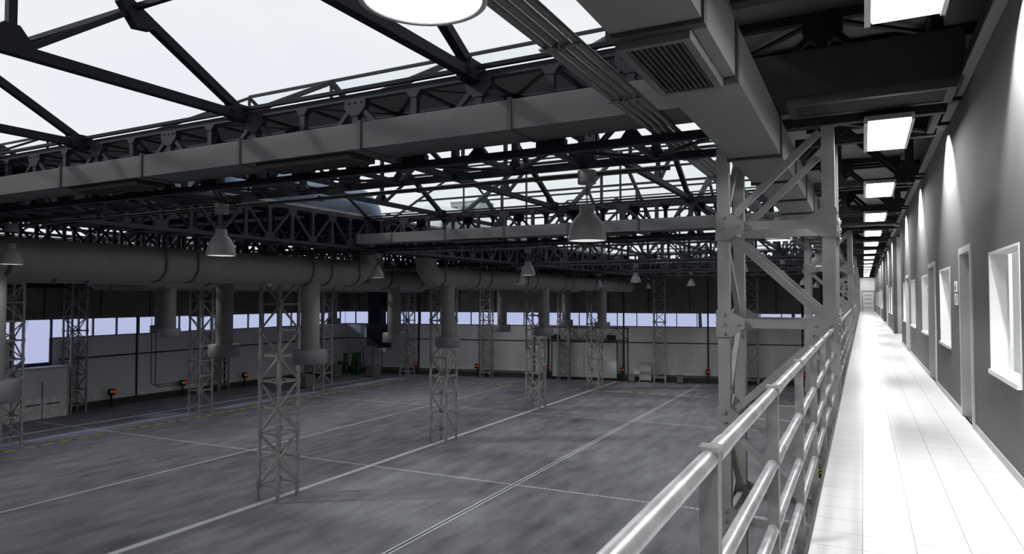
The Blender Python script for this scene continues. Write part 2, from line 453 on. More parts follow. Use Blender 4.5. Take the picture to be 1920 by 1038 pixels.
# ------------------------------------------------------------------ box trusses
def make_truss(name, label, n, m, mt='truss', skip=(), h=ZT-ZB, w=2*W2, nodes_phase=0, ext=.08):
    """local x 0..n*m, y +-w/2, z 0..h (lower chord centre at z=0)"""
    t = thing(name, label, 'truss')
    Lx = n*m; c = .125
    for sy in (-1, 1):
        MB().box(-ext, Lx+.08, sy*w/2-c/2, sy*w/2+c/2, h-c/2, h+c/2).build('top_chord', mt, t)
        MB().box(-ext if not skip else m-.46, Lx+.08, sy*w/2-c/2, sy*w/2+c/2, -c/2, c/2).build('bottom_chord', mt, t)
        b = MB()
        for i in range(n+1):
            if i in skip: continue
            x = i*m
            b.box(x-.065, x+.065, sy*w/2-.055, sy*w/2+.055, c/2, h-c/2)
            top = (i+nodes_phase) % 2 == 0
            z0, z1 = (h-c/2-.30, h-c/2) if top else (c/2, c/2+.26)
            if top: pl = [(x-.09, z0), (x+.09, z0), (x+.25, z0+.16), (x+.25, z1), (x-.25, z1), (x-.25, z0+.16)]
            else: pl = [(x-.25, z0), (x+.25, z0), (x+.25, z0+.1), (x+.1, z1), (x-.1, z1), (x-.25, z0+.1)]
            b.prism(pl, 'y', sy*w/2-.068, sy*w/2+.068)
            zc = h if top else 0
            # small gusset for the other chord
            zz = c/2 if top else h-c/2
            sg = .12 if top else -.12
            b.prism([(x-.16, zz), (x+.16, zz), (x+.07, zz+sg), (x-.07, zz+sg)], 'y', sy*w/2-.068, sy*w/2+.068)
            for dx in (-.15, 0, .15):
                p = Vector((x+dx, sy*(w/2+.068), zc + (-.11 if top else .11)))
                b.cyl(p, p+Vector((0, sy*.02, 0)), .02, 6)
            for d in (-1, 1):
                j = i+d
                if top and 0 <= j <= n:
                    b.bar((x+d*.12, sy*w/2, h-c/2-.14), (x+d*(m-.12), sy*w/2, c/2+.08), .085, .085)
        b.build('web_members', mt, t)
    for z, nm in ((h, 'top_lacing'), (0, 'bottom_lacing')):
        b = MB()
        for i in range(n+1):
            if z == 0 and skip and i == 0: continue
            b.box(i*m-.045, i*m+.045, -w/2+c/2, w/2-c/2, z-.04, z+.04)
            if i < n:
                s = 1 if i % 2 else -1
                b.bar((i*m+.06, -s*(w/2-.1), z), ((i+1)*m-.06, s*(w/2-.1), z), .08, .04)
                for q in (0,):
                    b.prism([(i*m, -s*(w/2-.08)), (i*m+.28, -s*(w/2-.08)), (i*m, -s*(w/2-.34))], 'z', z-.045, z-.03)
        b.build(nm, mt, t)
    return t
def place_trusses():
    nx = 19; mx = (27.21-1.75)/19
    base = make_truss('roof_truss', 'dark steel box truss above the duct, nearest one spanning the hall bay', nx, mx, nodes_phase=0)
    base.location = (-27.21, ROWS[0], ZB); base['group'] = 'box trusses spanning the hall'
    for k in range(1, 5):
        dup(base, (-27.21, ROWS[k], ZB), 0, f"dark steel box truss spanning the right hall bay, {ORD[k]} from the camera")
    for k in range(0, 5):
        dup(base, (-54.0, ROWS[k], ZB), 0, f"dark steel box truss spanning the left hall bay, {ORD[k]} from the camera")
    # column heads
    hd = make_truss('truss_head', 'short dark box truss over the middle row column, nearest', 1, 1.35, nodes_phase=1)
    hd.location = (-28.56, ROWS[0], ZB)
    for ri in (1, 2):
        for k in range(5):
            if ri == 1 and k == 0: continue
            dup(hd, (LEGX[ri][0], ROWS[k], ZB), 0, f"short dark box truss over the {rowname[ri]} row column, {ORD[k]} from the camera")
    # left stub
    st = make_truss('roof_truss', 'dark box truss between left hall columns and the left wall, nearest', 8, 1.345)
    st.location = (-66.1, ROWS[0], ZB)
    for k in range(1, 5): dup(st, (-66.1, ROWS[k], ZB), 0, f"dark box truss between left hall columns and the left wall, {ORD[k]}")
    # corridor portions of the main trusses
    cr = make_truss('corridor_truss', 'black box truss over the walkway at the nearest column', 2, 1.31, 'roofblack', skip=(0,), nodes_phase=1)
    cr.location = (-1.75, ROWS[0], ZB); cr['group'] = 'black trusses over the walkway'
    for k in range(1, 5): dup(cr, (-1.75, ROWS[k], ZB), 0, f"black box truss over the walkway at the {ORD[k]} column")
    # secondary single trusses between
    s2 = make_truss('corridor_truss', 'x', 2, 1.31, 'roofblack', w=.5, skip=(0,), nodes_phase=1)
    c0 = True; idx = 0
    for k in range(-1, 4):
        for j in (1, 2):
            y = ROWS[0]+16.05*k+5.35*j
            if y < 3: continue
            lab = f"slim black truss over the walkway between columns, {ORD[idx]} from the camera"; idx += 1
            if c0: s2.location = (-1.75, y, ZB); s2['label'] = lab; c0 = False
            else: dup(s2, (-1.75, y, ZB), 0, lab)
    # trusses running along the hall
    ny = 12; ly = 16.05-2*W2-.17; my = ly/ny
    yt = make_truss('lengthwise_truss', 'x', ny, my, nodes_phase=0)
    first = True
    for xi, xc in enumerate((-22.07, -34.2, -48.6)):
        for k in range(-1, 4):
            y = ROWS[0]+16.05*k+W2+.085
            lab = f"dark truss running along the hall, {['right of the round ducts','left of the middle columns','beside the left columns'][xi]}, {ORD[k+1]} length"
            if first: yt.location = (xc, y, ZB); yt.rotation_euler = (0,0,PI/2); yt['label'] = lab; yt['group'] = 'lengthwise trusses'; first = False
            else: dup(yt, (xc, y, ZB), PI/2, lab)
place_trusses()

# ------------------------------------------------------------------ roof decks
ZD = ZT+.1
def deck(x0, x1, y0, y1, m='deck', name='ceiling'):
    return struct(MB().box(x0, x1, y0, y1, ZD, ZD+.12).build(name, m))
deck(-2.2, 6.3, -12.3, 93, 'cdeck'); deck(-34.9, -21.3, -12.3, 93); deck(-66.5, -47.9, -12.3, 93)
for (xa, xb) in ((-21.3, -2.2), (-47.9, -34.9)):
    for y in [ROWS[0]-16.05]+ROWS:
        struct(MB().box(xa, xb, y-.55, (y+.55) if y < 70 else 93, ZT-.01, ZT+.04).build('ceiling', 'deck'))
    deck(xa, xb, -12.3, -6.4)
# purlins under the flat decks
for (xa, xb) in ((-34.1, -22.9),):
    b = MB()
    y = -10
    while y < 84: b.box(xa, xb, y-.08, y+.08, ZD-.25, ZD-.005); y += 2.675
    struct(b.build('trim_1', 'truss'))
b = MB(); y = -10
while y < 82: b.box(-1.1, 5.9, y-.06, y+.06, ZD-.14, ZD-.005); y += 5.35
struct(b.build('trim_2', 'roofblack'))

# ------------------------------------------------------------------ skylights
def make_skylight(xs, xa, xb, label):
    """local y 0..LS, z 0 at lower chord"""
    LS = 16.05-2*W2; t = thing('skylight', label, 'skylight')
    H = 4.03; n6 = 6; dy = LS/n6
    sl = H/(LS/2)
    def zt(y): return sl*min(y, LS-y)
    for x in xs:
        b = MB()
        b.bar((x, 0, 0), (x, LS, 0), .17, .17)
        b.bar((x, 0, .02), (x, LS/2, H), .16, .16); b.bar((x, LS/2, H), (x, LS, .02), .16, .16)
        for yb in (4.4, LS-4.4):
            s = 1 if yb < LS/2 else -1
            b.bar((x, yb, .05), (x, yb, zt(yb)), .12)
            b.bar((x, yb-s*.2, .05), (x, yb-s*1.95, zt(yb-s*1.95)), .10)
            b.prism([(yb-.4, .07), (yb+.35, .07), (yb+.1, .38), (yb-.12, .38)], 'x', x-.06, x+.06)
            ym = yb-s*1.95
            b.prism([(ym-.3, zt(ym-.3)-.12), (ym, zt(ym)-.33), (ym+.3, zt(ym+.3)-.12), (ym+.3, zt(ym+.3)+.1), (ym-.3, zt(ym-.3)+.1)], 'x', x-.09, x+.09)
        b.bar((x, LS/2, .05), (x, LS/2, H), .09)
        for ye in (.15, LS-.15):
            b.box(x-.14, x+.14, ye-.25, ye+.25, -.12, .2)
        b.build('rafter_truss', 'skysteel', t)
    for ye, dz in ((2.45, 0), (4.4, 0), (LS/2, .02), (LS-4.4, 0), (LS-2.45, 0)):
        MB().box(xa, xb, ye-.045, ye+.045, zt(ye)-.01, zt(ye)+.085).build('purlin', 'skysteel', t)
    for ye in (.12, LS-.12):
        MB().box(xa, xb, ye-.04, ye+.04, .08, .15).build('eaves_bar', 'skysteel', t)
    for x in (xa, xb):
        b = MB(); b.bar((x, 0, .0), (x, LS/2, H), .1); b.bar((x, LS/2, H), (x, LS, 0), .1)
        b.bar((x, LS/2, 0), (x, LS/2, H), .08); b.build('gable_frame', 'skysteel', t)
    g = MB()
    g.add([(xa, 0, .14), (xb, 0, .18), (xb, LS/2, H+.14), (xa, LS/2, H+.14)], [(0,1,2,3)])
    g.add([(xa, LS, .14), (xb, LS, .18), (xb, LS/2, H+.14), (xa, LS/2, H+.14)], [(0,1,2,3)])
    g.build('glass_roof', 'skyglass', t)
    for x in (xa, xb): MB().add([(x, 0, 0), (x, LS, 0), (x, LS/2, H+.14)], [(0,1,2)]).build('gable_glass', 'skyglass', t)
    return t
s1 = None
for k in range(-1, 4):
    y = ROWS[0]+16.05*k+W2
    lab = f"pitched glass skylight over the right hall bay, {ORD[k+1]} from the camera"
    if s1 is None:
        s1 = make_skylight((-5.85, -11.45, -17.05), -21.25, -2.1, lab); s1.location = (0, y, ZT); s1['group'] = 'pitched skylights'
    else: dup(s1, (0, y, ZT), 0, lab)
s2 = None
for k in range(-1, 4):
    y = ROWS[0]+16.05*k+W2
    lab = f"pitched glass skylight over the left hall bay, {ORD[k+1]} from the camera"
    if s2 is None:
        s2 = make_skylight((-39.3, -43.6), -47.7, -35.05, lab); s2.location = (0, y, ZT); s2['group'] = 'pitched skylights'
    else: dup(s2, (0, y, ZT), 0, lab)

# ------------------------------------------------------------------ rectangular ducts
DZ0, DZ1 = CZ+2.52, CZ+2.97
def grille_along(parent, x0, x1, y0, y1, z, nsl, along='x', drop=.10, gm='dgrille'):
    g = MB()
    fw = .06 if along == 'y' else .09
    g.box(x0, x1, y0, y0+fw, z-drop, z).box(x0, x1, y1-fw, y1, z-drop, z).box(x0, x0+fw, y0+fw, y1-fw, z-drop, z).box(x1-fw, x1, y0+fw, y1-fw, z-drop, z)
    o = g.build('grille_frame', gm, parent)
    MB().box(x0+fw, x1-fw, y0+fw, y1-fw, z-.03, z-.012).build('grille_void', 'grilledark', o)
    s = MB()
    for i in range(nsl):
        if along == 'y':
            x = x0+fw+(x1-x0-2*fw)*(i+.5)/nsl; s.bar((x, y0+fw, z-drop*.8), (x, y1-fw, z-drop*.8), .014, .022)
        else:
            y = y0+fw+(y1-y0-2*fw)*(i+.5)/nsl; s.bar((x0+fw, y, z-drop*.6), (x1-fw, y, z-drop*.6), .012, .07, up=(0,.5,1))
    s.build('slats', 'slat', o)
    return o
def make_xduct(label):
    t = thing('ventilation_duct', label, 'duct')
    y0, y1 = -1.66, -.78
    jx = [-1.64, -4.68, -7.55, -10.46, -13.37, -16.29, -19.2, -21.25]
    for a, b_ in zip(jx, jx[1:]): MB().box(b_+.02, a-.02, y0, y1, DZ0-ZB, DZ1-ZB).build('duct_section', 'duct', t)
    for a in jx[1:]: MB().box(a-.035, a+.035, y0-.03, y1+.02, DZ0-ZB-.012, DZ1-ZB+.03).build('flange', 'flange', t)
    for a, b_ in ((-10.15, -7.85), (-16.1, -13.7)):
        grille_along(t, a, b_, y0+.12, y1-.1, DZ0-ZB, 9, 'x')
    return t
xd = make_xduct('long rectangular grey duct beside the nearest roof truss'); xd.location = (0, ROWS[0], ZB); xd['group'] = 'ducts beside the roof trusses'
for k in range(1, 2): dup(xd, (0, ROWS[k], ZB), 0, f"long rectangular grey duct beside the {ORD[k]} roof truss")
# corridor duct along the walkway
t = thing('ventilation_duct', 'large rectangular grey duct running above the walkway railing with grilles underneath', 'duct')
jy = [-3.3, -.9, 1.9, 4.68, 6.05, 9.62, 11.85, 14.2, 16.5, 18.2, 19.6, 22, 24.3, 25.9, 27.8, 30, 32.3, 34.1, 35.5, 38, 40.3, 42, 44, 46.3, 48.6, 51, 53.4, 56, 58.4, 61, 63.4, 66, 68.4, 71, 73.4, 76, 78.4]
X0, X1 = -1.607, -.952
CZ0, CZ1 = CZ+1.9, CZ+2.40
for a, b_ in zip(jy, jy[1:]):
    MB().box(X0, X1, a+.02, b_-.02, CZ0, CZ1).build('duct_section', 'wduct', t)
for a in jy: MB().box(X0-.03, X1+.02, a-.05, a+.05, CZ0-.035, CZ1+.01).build('flange', 'flange', t)
for a, b_ in ((4.68, 6.05), (18.2, 19.6), (34.1, 35.5), (48.6, 50)):
    grille_along(t, X0+.01, X1-.10, a+.05, b_-.05, CZ0, 10, 'y', .09, 'grille')
# branch above the walkway
def branch(y, lab, first=None):
    t = thing('ventilation_duct', lab, 'duct', (0, y, 0))
    MB().box(-1.5, 1.05, -1.66, -.80, DZ0-.05, DZ1+.05).build('duct_section', 'roofblack', t)
    grille_along(t, -.82, .98, -1.6, -.9, DZ0-.05, 10, 'x', .10)
    return t
br = branch(ROWS[0], 'short dark duct branch with grille crossing above the walkway, nearest'); br['group'] = 'duct branches'
for k in range(1, 4): dup(br, (0, ROWS[k], 0), 0, f"short dark duct branch crossing above the walkway at the {ORD[k]} column")

# conduits along the walkway
t = thing('conduit_bundle', 'bundle of four long grey conduits running beside the walkway duct', 'conduit')
for x in (-2.42, -2.53, -2.64, -2.75):
    MB().cyl((x, -4, CZ+2.475), (x, 80, CZ+2.475), .038, 10).build('conduit', 'conduit', t)
y = -2.
while y < 80:
    g = MB().box(-2.80, -2.37, y-.03, y+.03, CZ+2.42, CZ+2.438)
    g.cyl((-2.585, y, CZ+2.40), (-2.585, y, CZ+2.44), .05, 10)
    g.cyl((-2.585, y+.0, CZ+2.40), (-2.585, y, CZ+2.62 if not (7.5 < y % 16.05 < 11.5) else CZ+2.5), .014, 8)
    g.build('clamp', 'conduit', t); y += 2.0
# service pipe under each main truss
for k in range(4):
    t = thing('service_pipe', f"thin grey service pipe clipped under the {ORD[k]} roof truss", 'pipe', (0, ROWS[k]+W2+.16, ZB-.15), 0, 'pipes under the trusses')
    MB().cyl((-60, 0, 0), (-2.9, 0, 0), .045, 10).build('pipe', 'pipe', t)
    x = -59.
    while x < -3: MB().box(x-.03, x+.03, -.06, .06, -.06, .06).build('clip', 'pipe', t); x += 2.68

# ------------------------------------------------------------------ round ducts
RZ, RR = CZ+1.28, .66
def arc(c, r, a0, a1, n, f): return [f(c, r, a0+(a1-a0)*i/n) for i in range(n+1)]
def round_duct(X, ya, yb, straps, drops, label, elbow='end', roof=None, drop_r=.45):
    t = thing('round_duct', label, 'duct', (X, ya, 0))
    Re = 1.15; zc = RZ
    pts = [(0, 0, zc), (0, yb-ya, zc)]
    MB().path(pts, RR, 32).build('pipe', 'round', t)
    el = MB()
    if elbow in ('end', 'both'):
        c = (yb-ya)
        p = [(0, c+Re*math.sin(a), zc+Re-Re*math.cos(a)) for a in [PI/2*i/10 for i in range(11)]]+[(0, c+Re, ZD+.2)]
        MB().path(p, RR, 32).build('elbow', 'round', t)
    if elbow in ('start', 'both'):
        p = [(0, -Re*math.sin(a), zc+Re-Re*math.cos(a)) for a in [PI/2*i/10 for i in range(11)]]+[(0, -Re, ZD+.2)]
        MB().path(p, RR, 32).build('elbow', 'round', t)
    for y in straps:
        b = MB(); r = RR+.025; n = 24
        vs = []; yy = y-ya
        for i in range(n+1):
            a = PI + PI*i/n
            for w_ in (-.05, .05):
                for rr in (r-.02, r+.01): vs.append((rr*math.cos(a), yy+w_, zc+rr*math.sin(a)))
        fs = []
        for i in range(n):
            o = i*4; q = o+4
            fs += [(o, q, q+1, o+1), (o+2, o+3, q+3, q+2), (o+1, q+1, q+3, o+3), (o, o+2, q+2, q)]
        b.add(vs, fs)
        for s in (-1, 1): b.box(s*r-.02, s*r+.02, yy-.04, yy+.04, zc, ZB+.02 if abs(X) < 40 else ZB)
        b.build('hanger_strap', 'flange', t)
    for (y, zb) in drops:
        d = MB().cyl((0, y-ya, zb), (0, y-ya, zc-.3), drop_r, 28).build('drop_pipe', 'round', t)
        e = MB().lathe([(.001, zb+.02), (.80, zb+.02), (.82, zb), (.82, zb-.60), (.80, zb-.66), (.001, zb-.66)], (0, y-ya, 0), 36)
        e.build('diffuser_drum', 'drum', d)
    if roof:
        kind, r0, r1 = roof
        rr = .95; zr = ZD+.12+rr+.05
        s = 1 if kind == 'end' else -1
        ye = (yb-ya+Re) if kind == 'end' else -Re
        # rooftop pipe, bending down into the roof
        Rb = 1.0
        straight = [(0, r0-ya, zr), (0, ye-s*Rb if kind == 'end' else ye-s*Rb, zr)]
        p = [(0, r0-ya, zr), (0, ye-s*Rb, zr)]+[(0, ye-s*Rb+s*Rb*math.sin(a), zr-Rb+Rb*math.cos(a)) for a in [PI/2*i/10 for i in range(1, 11)]]+[(0, ye, ZD+.1)]
        MB().path(p, rr, 36).build('rooftop_pipe', 'roofduct' if kind == 'end' else 'dome', t)
    return t
dz = CZ-2.62
round_duct(-24.3, 4.0, 28.2, [7, 11.6, 16.9, 18.3, 24.7, 26.0, 28.1], [(11.3, dz), (25.2, dz)],
           'big round grey duct nearest the camera with two drum diffusers', 'end', ('end', 20.8, 0))
round_duct(-31.4, 4.0, 28.2, [7, 11.6, 16.9, 18.3, 24.7, 26.0], [(11.3, dz), (26.0, dz)],
           'round grey duct just behind the nearest big duct, left of it', 'end', ('end', 20.8, 0))
round_duct(-24.3, 36.3, 76.5, [36.4, 40.8, 42.5, 48.5, 50.2, 56.2, 57.9, 64, 65.7, 71, 73.5], [(37.7, dz), (52.9, dz), (67.4, dz)],
           'round grey duct in the far half of the hall, right one of the pair', 'start', ('start', 50, 0))
round_duct(-30.6, 39.0, 76.0, [39.1, 43, 44.6, 50.4, 52, 58, 59.6, 66, 68], [(40.2, dz), (57.0, dz), (72.6, dz)],
           'round grey duct in the far half of the hall, left one of the pair', 'start', ('start', 50, 0))
round_duct(-51.2, 35.6, 73.0, [36, 41, 42.5, 48.5, 50, 56, 57.5, 64], [(37.0, dz), (52.9, dz)],
           'round grey duct near the left wall with drums, right one of its pair', 'start', ('start', 44, 0))
round_duct(-58.2, 35.6, 70.0, [36, 41, 42.5, 48.5, 50, 56, 57.5, 64], [(41, dz), (64.3, dz)],
           'round grey duct closest to the left wall', 'start', ('start', 44, 0))

# rooftop kit seen through the skylights
def unit(loc, s, label, m='unit'):
    t = thing('rooftop_unit', label, 'rooftop unit', loc, 0)
    a, b, c = s
    MB().box(-a/2, a/2, -b/2, b/2, .1, c).build('casing', m, t)
    MB().box(-a/2-.05, a/2+.05, -b/2-.05, b/2+.05, c, c+.08).build('lid', m, t)
    MB().box(-a/2, -a/2+.2, -b/2, b/2, 0, .1).box(a/2-.2, a/2, -b/2, b/2, 0, .1).build('skid', 'truss', t)
    for i in range(3):
        MB().box(-a/2+.2+i*.3*a, -a/2+.2+i*.3*a+.18*a, -b/2-.015, -b/2, .4, c-.3).build('louvre', 'pipe', t)
zr = ZD+.12
unit((-27.9, 22.5, zr), (3.0, 7, 2.3), 'blue grey rooftop box beside the big rooftop pipe', 'roofduct')
unit((-27.4, 46, zr), (2.6, 2.2, 3.4), 'tall grey green rooftop box behind the shiny domes')
unit((-26.0, 55, zr), (2.2, 2.2, 1.9), 'pale rooftop unit right of the shiny domes')
unit((-23.6, 62, zr), (2.4, 2.4, 1.8), 'pale rooftop unit further along the roof edge')
unit((-17.2, 80, zr), (2.2, 2, 1.9), 'small pale rooftop unit over the far hall end')
unit((-12.4, 81, zr), (3.0, 2, 3.0), 'taller pale rooftop unit over the far hall end')
def bush(loc, r, label):
    t = thing('tree', label, 'tree', loc)
    b = MB(); rnd = random.Random(int(loc[0]*7)+3)
    for i in range(900):
        a = rnd.random()*2*PI; e = math.asin(rnd.uniform(-.6, 1)); q = r*(.55+.45*rnd.random())
        c = Vector((q*math.cos(a)*math.cos(e), q*math.sin(a)*math.cos(e), 12.2+q*math.sin(e)))
        d = Vector((rnd.uniform(-1, 1), rnd.uniform(-1, 1), rnd.uniform(-1, 1))).normalized()*.45
        f = d.orthogonal().normalized()*.3
        b.add([c-d, c+f, c+d, c-f], [(0,1,2,3)])
    b.build('foliage', 'leaf', t)
    MB().path([(0,0,0), (.2,.1,5), (0,0,13)], [.35,.28,.15], 10).build('trunk', 'seam', t)
bush((-9.0, 104, 0), 5.6, 'dark leafy tree outside beyond the hall end, right one')
bush((-22.5, 106, 0), 5.0, 'dark leafy tree outside beyond the hall end, left one')

# ------------------------------------------------------------------ pendant lamps
def make_lamp(cord, shade_m, glow, label):
    """origin at rim centre; rim radius .335"""
    t = thing('pendant_lamp', label, 'lamp'); R_ = .335
    prof = [(R_, 0), (R_*.98, .05), (R_*.93, .14), (R_*.84, .25), (R_*.70, .35), (R_*.56, .42), (R_*.42, .46), (R_*.40, .465), (R_*.38, .47), (R_*.38, .60), (R_*.36, .61), (.01, .61)]
    MB().lathe(prof, n=40).build('lamp_shade', shade_m, t)
    inner = [(R_*.97, .003), (R_*.95, .05), (R_*.90, .13), (R_*.80, .24), (R_*.66, .33), (.01, .40)]
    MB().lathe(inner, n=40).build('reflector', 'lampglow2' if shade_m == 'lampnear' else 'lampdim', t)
    MB().lathe([(R_, 0), (R_*1.015, -.004), (R_*.93, -.006), (R_*.93, .003)], n=40).build('rim', shade_m, t)
    MB().lathe([(.01, .12), (R_*.5, .12), (R_*.45, .2), (.01, .22)], n=24).build('bulb', 'lampin' if glow else 'lampdim', t)
    MB().cyl((0, 0, .6), (0, 0, 1.0), .012, 8).cyl((0, 0, 1.22), (0, 0, cord), .012, 8).build('cord', 'black', t)
    MB().lathe([(.01, .98), (.155, .98), (.16, .99), (.16, 1.2), (.155, 1.21), (.01, 1.21)], n=28).build('ballast_box', shade_m, t)
    L_ = bpy.data.lights.get('pendant_light') or bpy.data.lights.new('pendant_light', 'SPOT')
    L_.energy = 260; L_.spot_size = math.radians(150); L_.spot_blend = .5; L_.shadow_soft_size = .12
    o = bpy.data.objects.new('pendant_light', L_); C.objects.link(o); o.parent = t; o.location = (0, 0, .1)
    return t
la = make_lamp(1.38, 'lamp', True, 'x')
g1 = 'pendant lamps under the roof trusses'
firstl = True
def lamp_at(base, x, y, z, lab, grp, first):
    if first: base.location = (x, y, z); base['label'] = lab; base['group'] = grp
    else: dup(base, (x, y, z), None, lab, grp)
for k, y in enumerate(ROWS):
    for j, x in enumerate((-4.22, -13.2, -21.6, -33.8, -41.0, -46.6)):
        if k == 0 and j > 2: continue
        if k == 4 and j > 4: continue
        lab = f"grey dome pendant lamp under the {ORD[k]} roof truss, {['first','second','third','fourth','fifth','sixth'][j]} from the walkway"
        yy = y+.35; zz = CZ+.98
        if j == 0 and k == 0: lab = 'light grey dome pendant lamp catching light, hung left of the nearest column'
        if k == 0 and j == 1: x = -13.38
        if k == 0 and j == 2: x = -22.4
        lamp_at(la, x, yy, zz, lab, g1, firstl); firstl = False
# brighter lamps close to the walkway
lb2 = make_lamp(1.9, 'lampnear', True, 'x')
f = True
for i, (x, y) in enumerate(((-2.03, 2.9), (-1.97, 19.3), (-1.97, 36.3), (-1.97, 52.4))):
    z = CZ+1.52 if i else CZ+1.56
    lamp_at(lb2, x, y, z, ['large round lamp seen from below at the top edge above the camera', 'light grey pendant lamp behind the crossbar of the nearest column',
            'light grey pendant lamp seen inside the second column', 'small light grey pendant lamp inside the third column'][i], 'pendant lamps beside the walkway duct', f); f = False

# ------------------------------------------------------------------ walkway
ZW = CZ-1.5
WX = 1.11
fw = struct(MB().box(-.31, WX+.02, -8, 82, ZW-.28, ZW).build('floor', 'tile')); fw.name = 'floor_walkway'
MB().box(WX+.02, 3.0, 25.6, 32.2, ZW-.28, ZW).box(WX+.02, 3.0, 43, 48, ZW-.28, ZW).build('recess_floor', 'tile', fw)
MB().box(-.33, -.31, -8, 82, ZW-.3, ZW+.005).build('edge_angle', 'flange', fw)
bb = struct(MB().box(WX-.015, WX, -8, 9.28, ZW, ZW+.07).box(WX-.015, WX, 10.35, 13.68, ZW, ZW+.07).box(WX-.015, WX, 14.97, 21.15, ZW, ZW+.07).box(WX-.015, WX, 22.7, 25.6, ZW, ZW+.07)
            .box(WX-.015, WX, 32.2, 43, ZW, ZW+.07).box(WX-.015, WX, 48, 82, ZW, ZW+.07).build('baseboard_right', 'frame'))

# wall with openings
wins = [(.9, 2.35), (3.9, 5.35), (6.65, 8.1), (11.5, 12.95), (15.3, 16.75), (18.9, 20.45), (22.9, 24.35), (33.6, 35.0), (36.5, 37.9), (50, 51.4), (53, 54.4), (58.5, 60), (62, 63.4), (67, 68.4), (71, 72.4), (76, 77.4)]
doors = [(9.34, 10.29), (13.74, 14.91), (21.21, 22.64), (39.6, 40.7), (56, 57.1), (65, 66.1), (74, 75.1)]
WZ0, WZ1 = CZ-.72, CZ+.44
DZt = CZ+.57
WT = CZ+2.5
def build_wall(ya, yb, name):
    b = MB()
    cuts = [(a, c, WZ0, WZ1) for a, c in wins if ya < a < yb]+[(a, c, ZW, DZt) for a, c in doors if ya < a < yb]
    cuts.sort(); y = ya
    for a, c, z0, z1 in cuts:
        b.box(WX, WX+.14, y, a, ZW-.28, WT)
        b.box(WX, WX+.14, a, c, z1, WT)
        b.box(WX, WX+.14, a, c, ZW-.28, z0)
        y = c
    b.box(WX, WX+.14, y, yb, ZW-.28, WT)
    return struct(b.build(name, 'cwall'))
build_wall(-8, 25.6, 'wall_right_near'); build_wall(32.2, 43, 'wall_right_middle'); build_wall(48, 82, 'wall_right_far')
for i, (ya, yb) in enumerate(((25.6, 32.2), (43, 48))):
    struct(MB().box(WX+.14, 3.1, ya-.14, ya, ZW-.28, WT).box(WX+.14, 3.1, yb, yb+.14, ZW-.28, WT).box(3.0, 3.14, ya, yb, ZW-.28, WT).build('wall_recess', 'frame'))
tr = struct(MB().box(WX-.09, WX+.2, -8, 82, WT, WT+.16).build('trim_3', 'roofblack'))
MB().box(WX-.1, WX+.0, -8, 82, WT-.03, WT).build('trim_lip', 'deck', tr)
# windows
for i, (a, c) in enumerate(wins):
    g = struct(MB().box(WX+.125, WX+.13, a+.04, c-.04, WZ0+.04, WZ1-.04).build(f'window_{i+3}', 'clear'))
    f_ = MB(); e = .022
    f_.box(WX-.006, WX+.15, a-.015, a+e, WZ0-.015, WZ1).box(WX-.006, WX+.15, c-e, c+.015, WZ0-.015, WZ1)
    f_.box(WX-.006, WX+.15, a+e, c-e, WZ1-e, WZ1).box(WX-.03, WX+.15, a+e, c-e, WZ0-.02, WZ0+e)
    f_.build('window_frame', 'wframe', g)
    MB().box(WX+.19, WX+.20, a-.05, c+.05, WZ0-.05, WZ1+.05).build('roller_blind', 'blind', g)
for i, (a, c) in enumerate(doors):
    d = struct(MB().box(WX+.10, WX+.14, a+.03, c-.03, ZW+.01, DZt-.03).build(f'door_{i+1}', 'door'))
    f_ = MB()
    f_.box(WX-.02, WX+.16, a-.06, a+.03, ZW, DZt+.05).box(WX-.02, WX+.16, c-.03, c+.06, ZW, DZt+.05).box(WX-.02, WX+.16, a+.03, c-.03, DZt-.03, DZt+.05)
    f_.build('door_frame', 'frame', d)
    h = MB().cyl((WX+.10, a+.12, ZW+1.0), (WX+.04, a+.12, ZW+1.0), .013, 10).bar((WX+.045, a+.11, ZW+1.0), (WX+.045, a+.25, ZW+.99), .02)
    h.box(WX+.088, WX+.10, a+.09, a+.15, ZW+.85, ZW+1.08).cyl((WX+.09, a+.12, ZW+.9), (WX+.07, a+.12, ZW+.9), .015, 10)
    h.build('door_handle', 'black', d)
# door signs
def sign(y, lab):
    t = thing('door_sign', lab, 'sign', (WX-.001, y, CZ+.06), 0, 'door signs')
    MB().box(-.008, 0, -.17, .17, .01, .155).build('upper_plate', 'white', t)
    MB().box(-.008, 0, -.17, .17, -.165, -.01).build('lower_plate', 'white', t)
    b = MB().box(-.010, -.008, -.02, .10, .04, .09)
    b.cyl((-.010, .04, .108), (-.008, .04, .108), .02, 12)
    for i in range(5): b.box(-.010, -.008, -.10, .10-.03*(i % 3), -.045-.022*i, -.038-.022*i)
    b.build('printed_marks', 'black', t)
sign(10.78, 'white sign with dark pictogram beside the nearest office door'); sign(15.17, 'white sign beside the second office door')
# rooms behind the wall
parts = [-.5, 3.2, 5.9, 11.0, 15.05, 18, 21.0, 25.5]
parts2 = [32.35, 35.7, 39, 43]; parts3 = [48.14, 52, 57.5, 61, 66.5, 70, 75.5, 82]
rn = 0
for pp in (parts, parts2, parts3):
    for a, c in zip(pp, pp[1:]):
        rn += 1
        b = MB().box(3.6, 3.7, a, c, ZW, WT).box(WX+.16, 3.6, a, a+.05, ZW, WT).box(WX+.16, 3.6, c-.05, c, ZW, WT).box(WX+.16, 3.6, a, c, ZW-.1, ZW-.01).box(WX+.16, 3.7, a, c, WT-.1, WT)
        o = struct(b.build('wall_room', 'white'))
        MB().box(1.7, 2.9, (a+c)/2-.5, (a+c)/2+.5, WT-.14, WT-.101).build('ceiling_light_panel', 'roompanel', o)
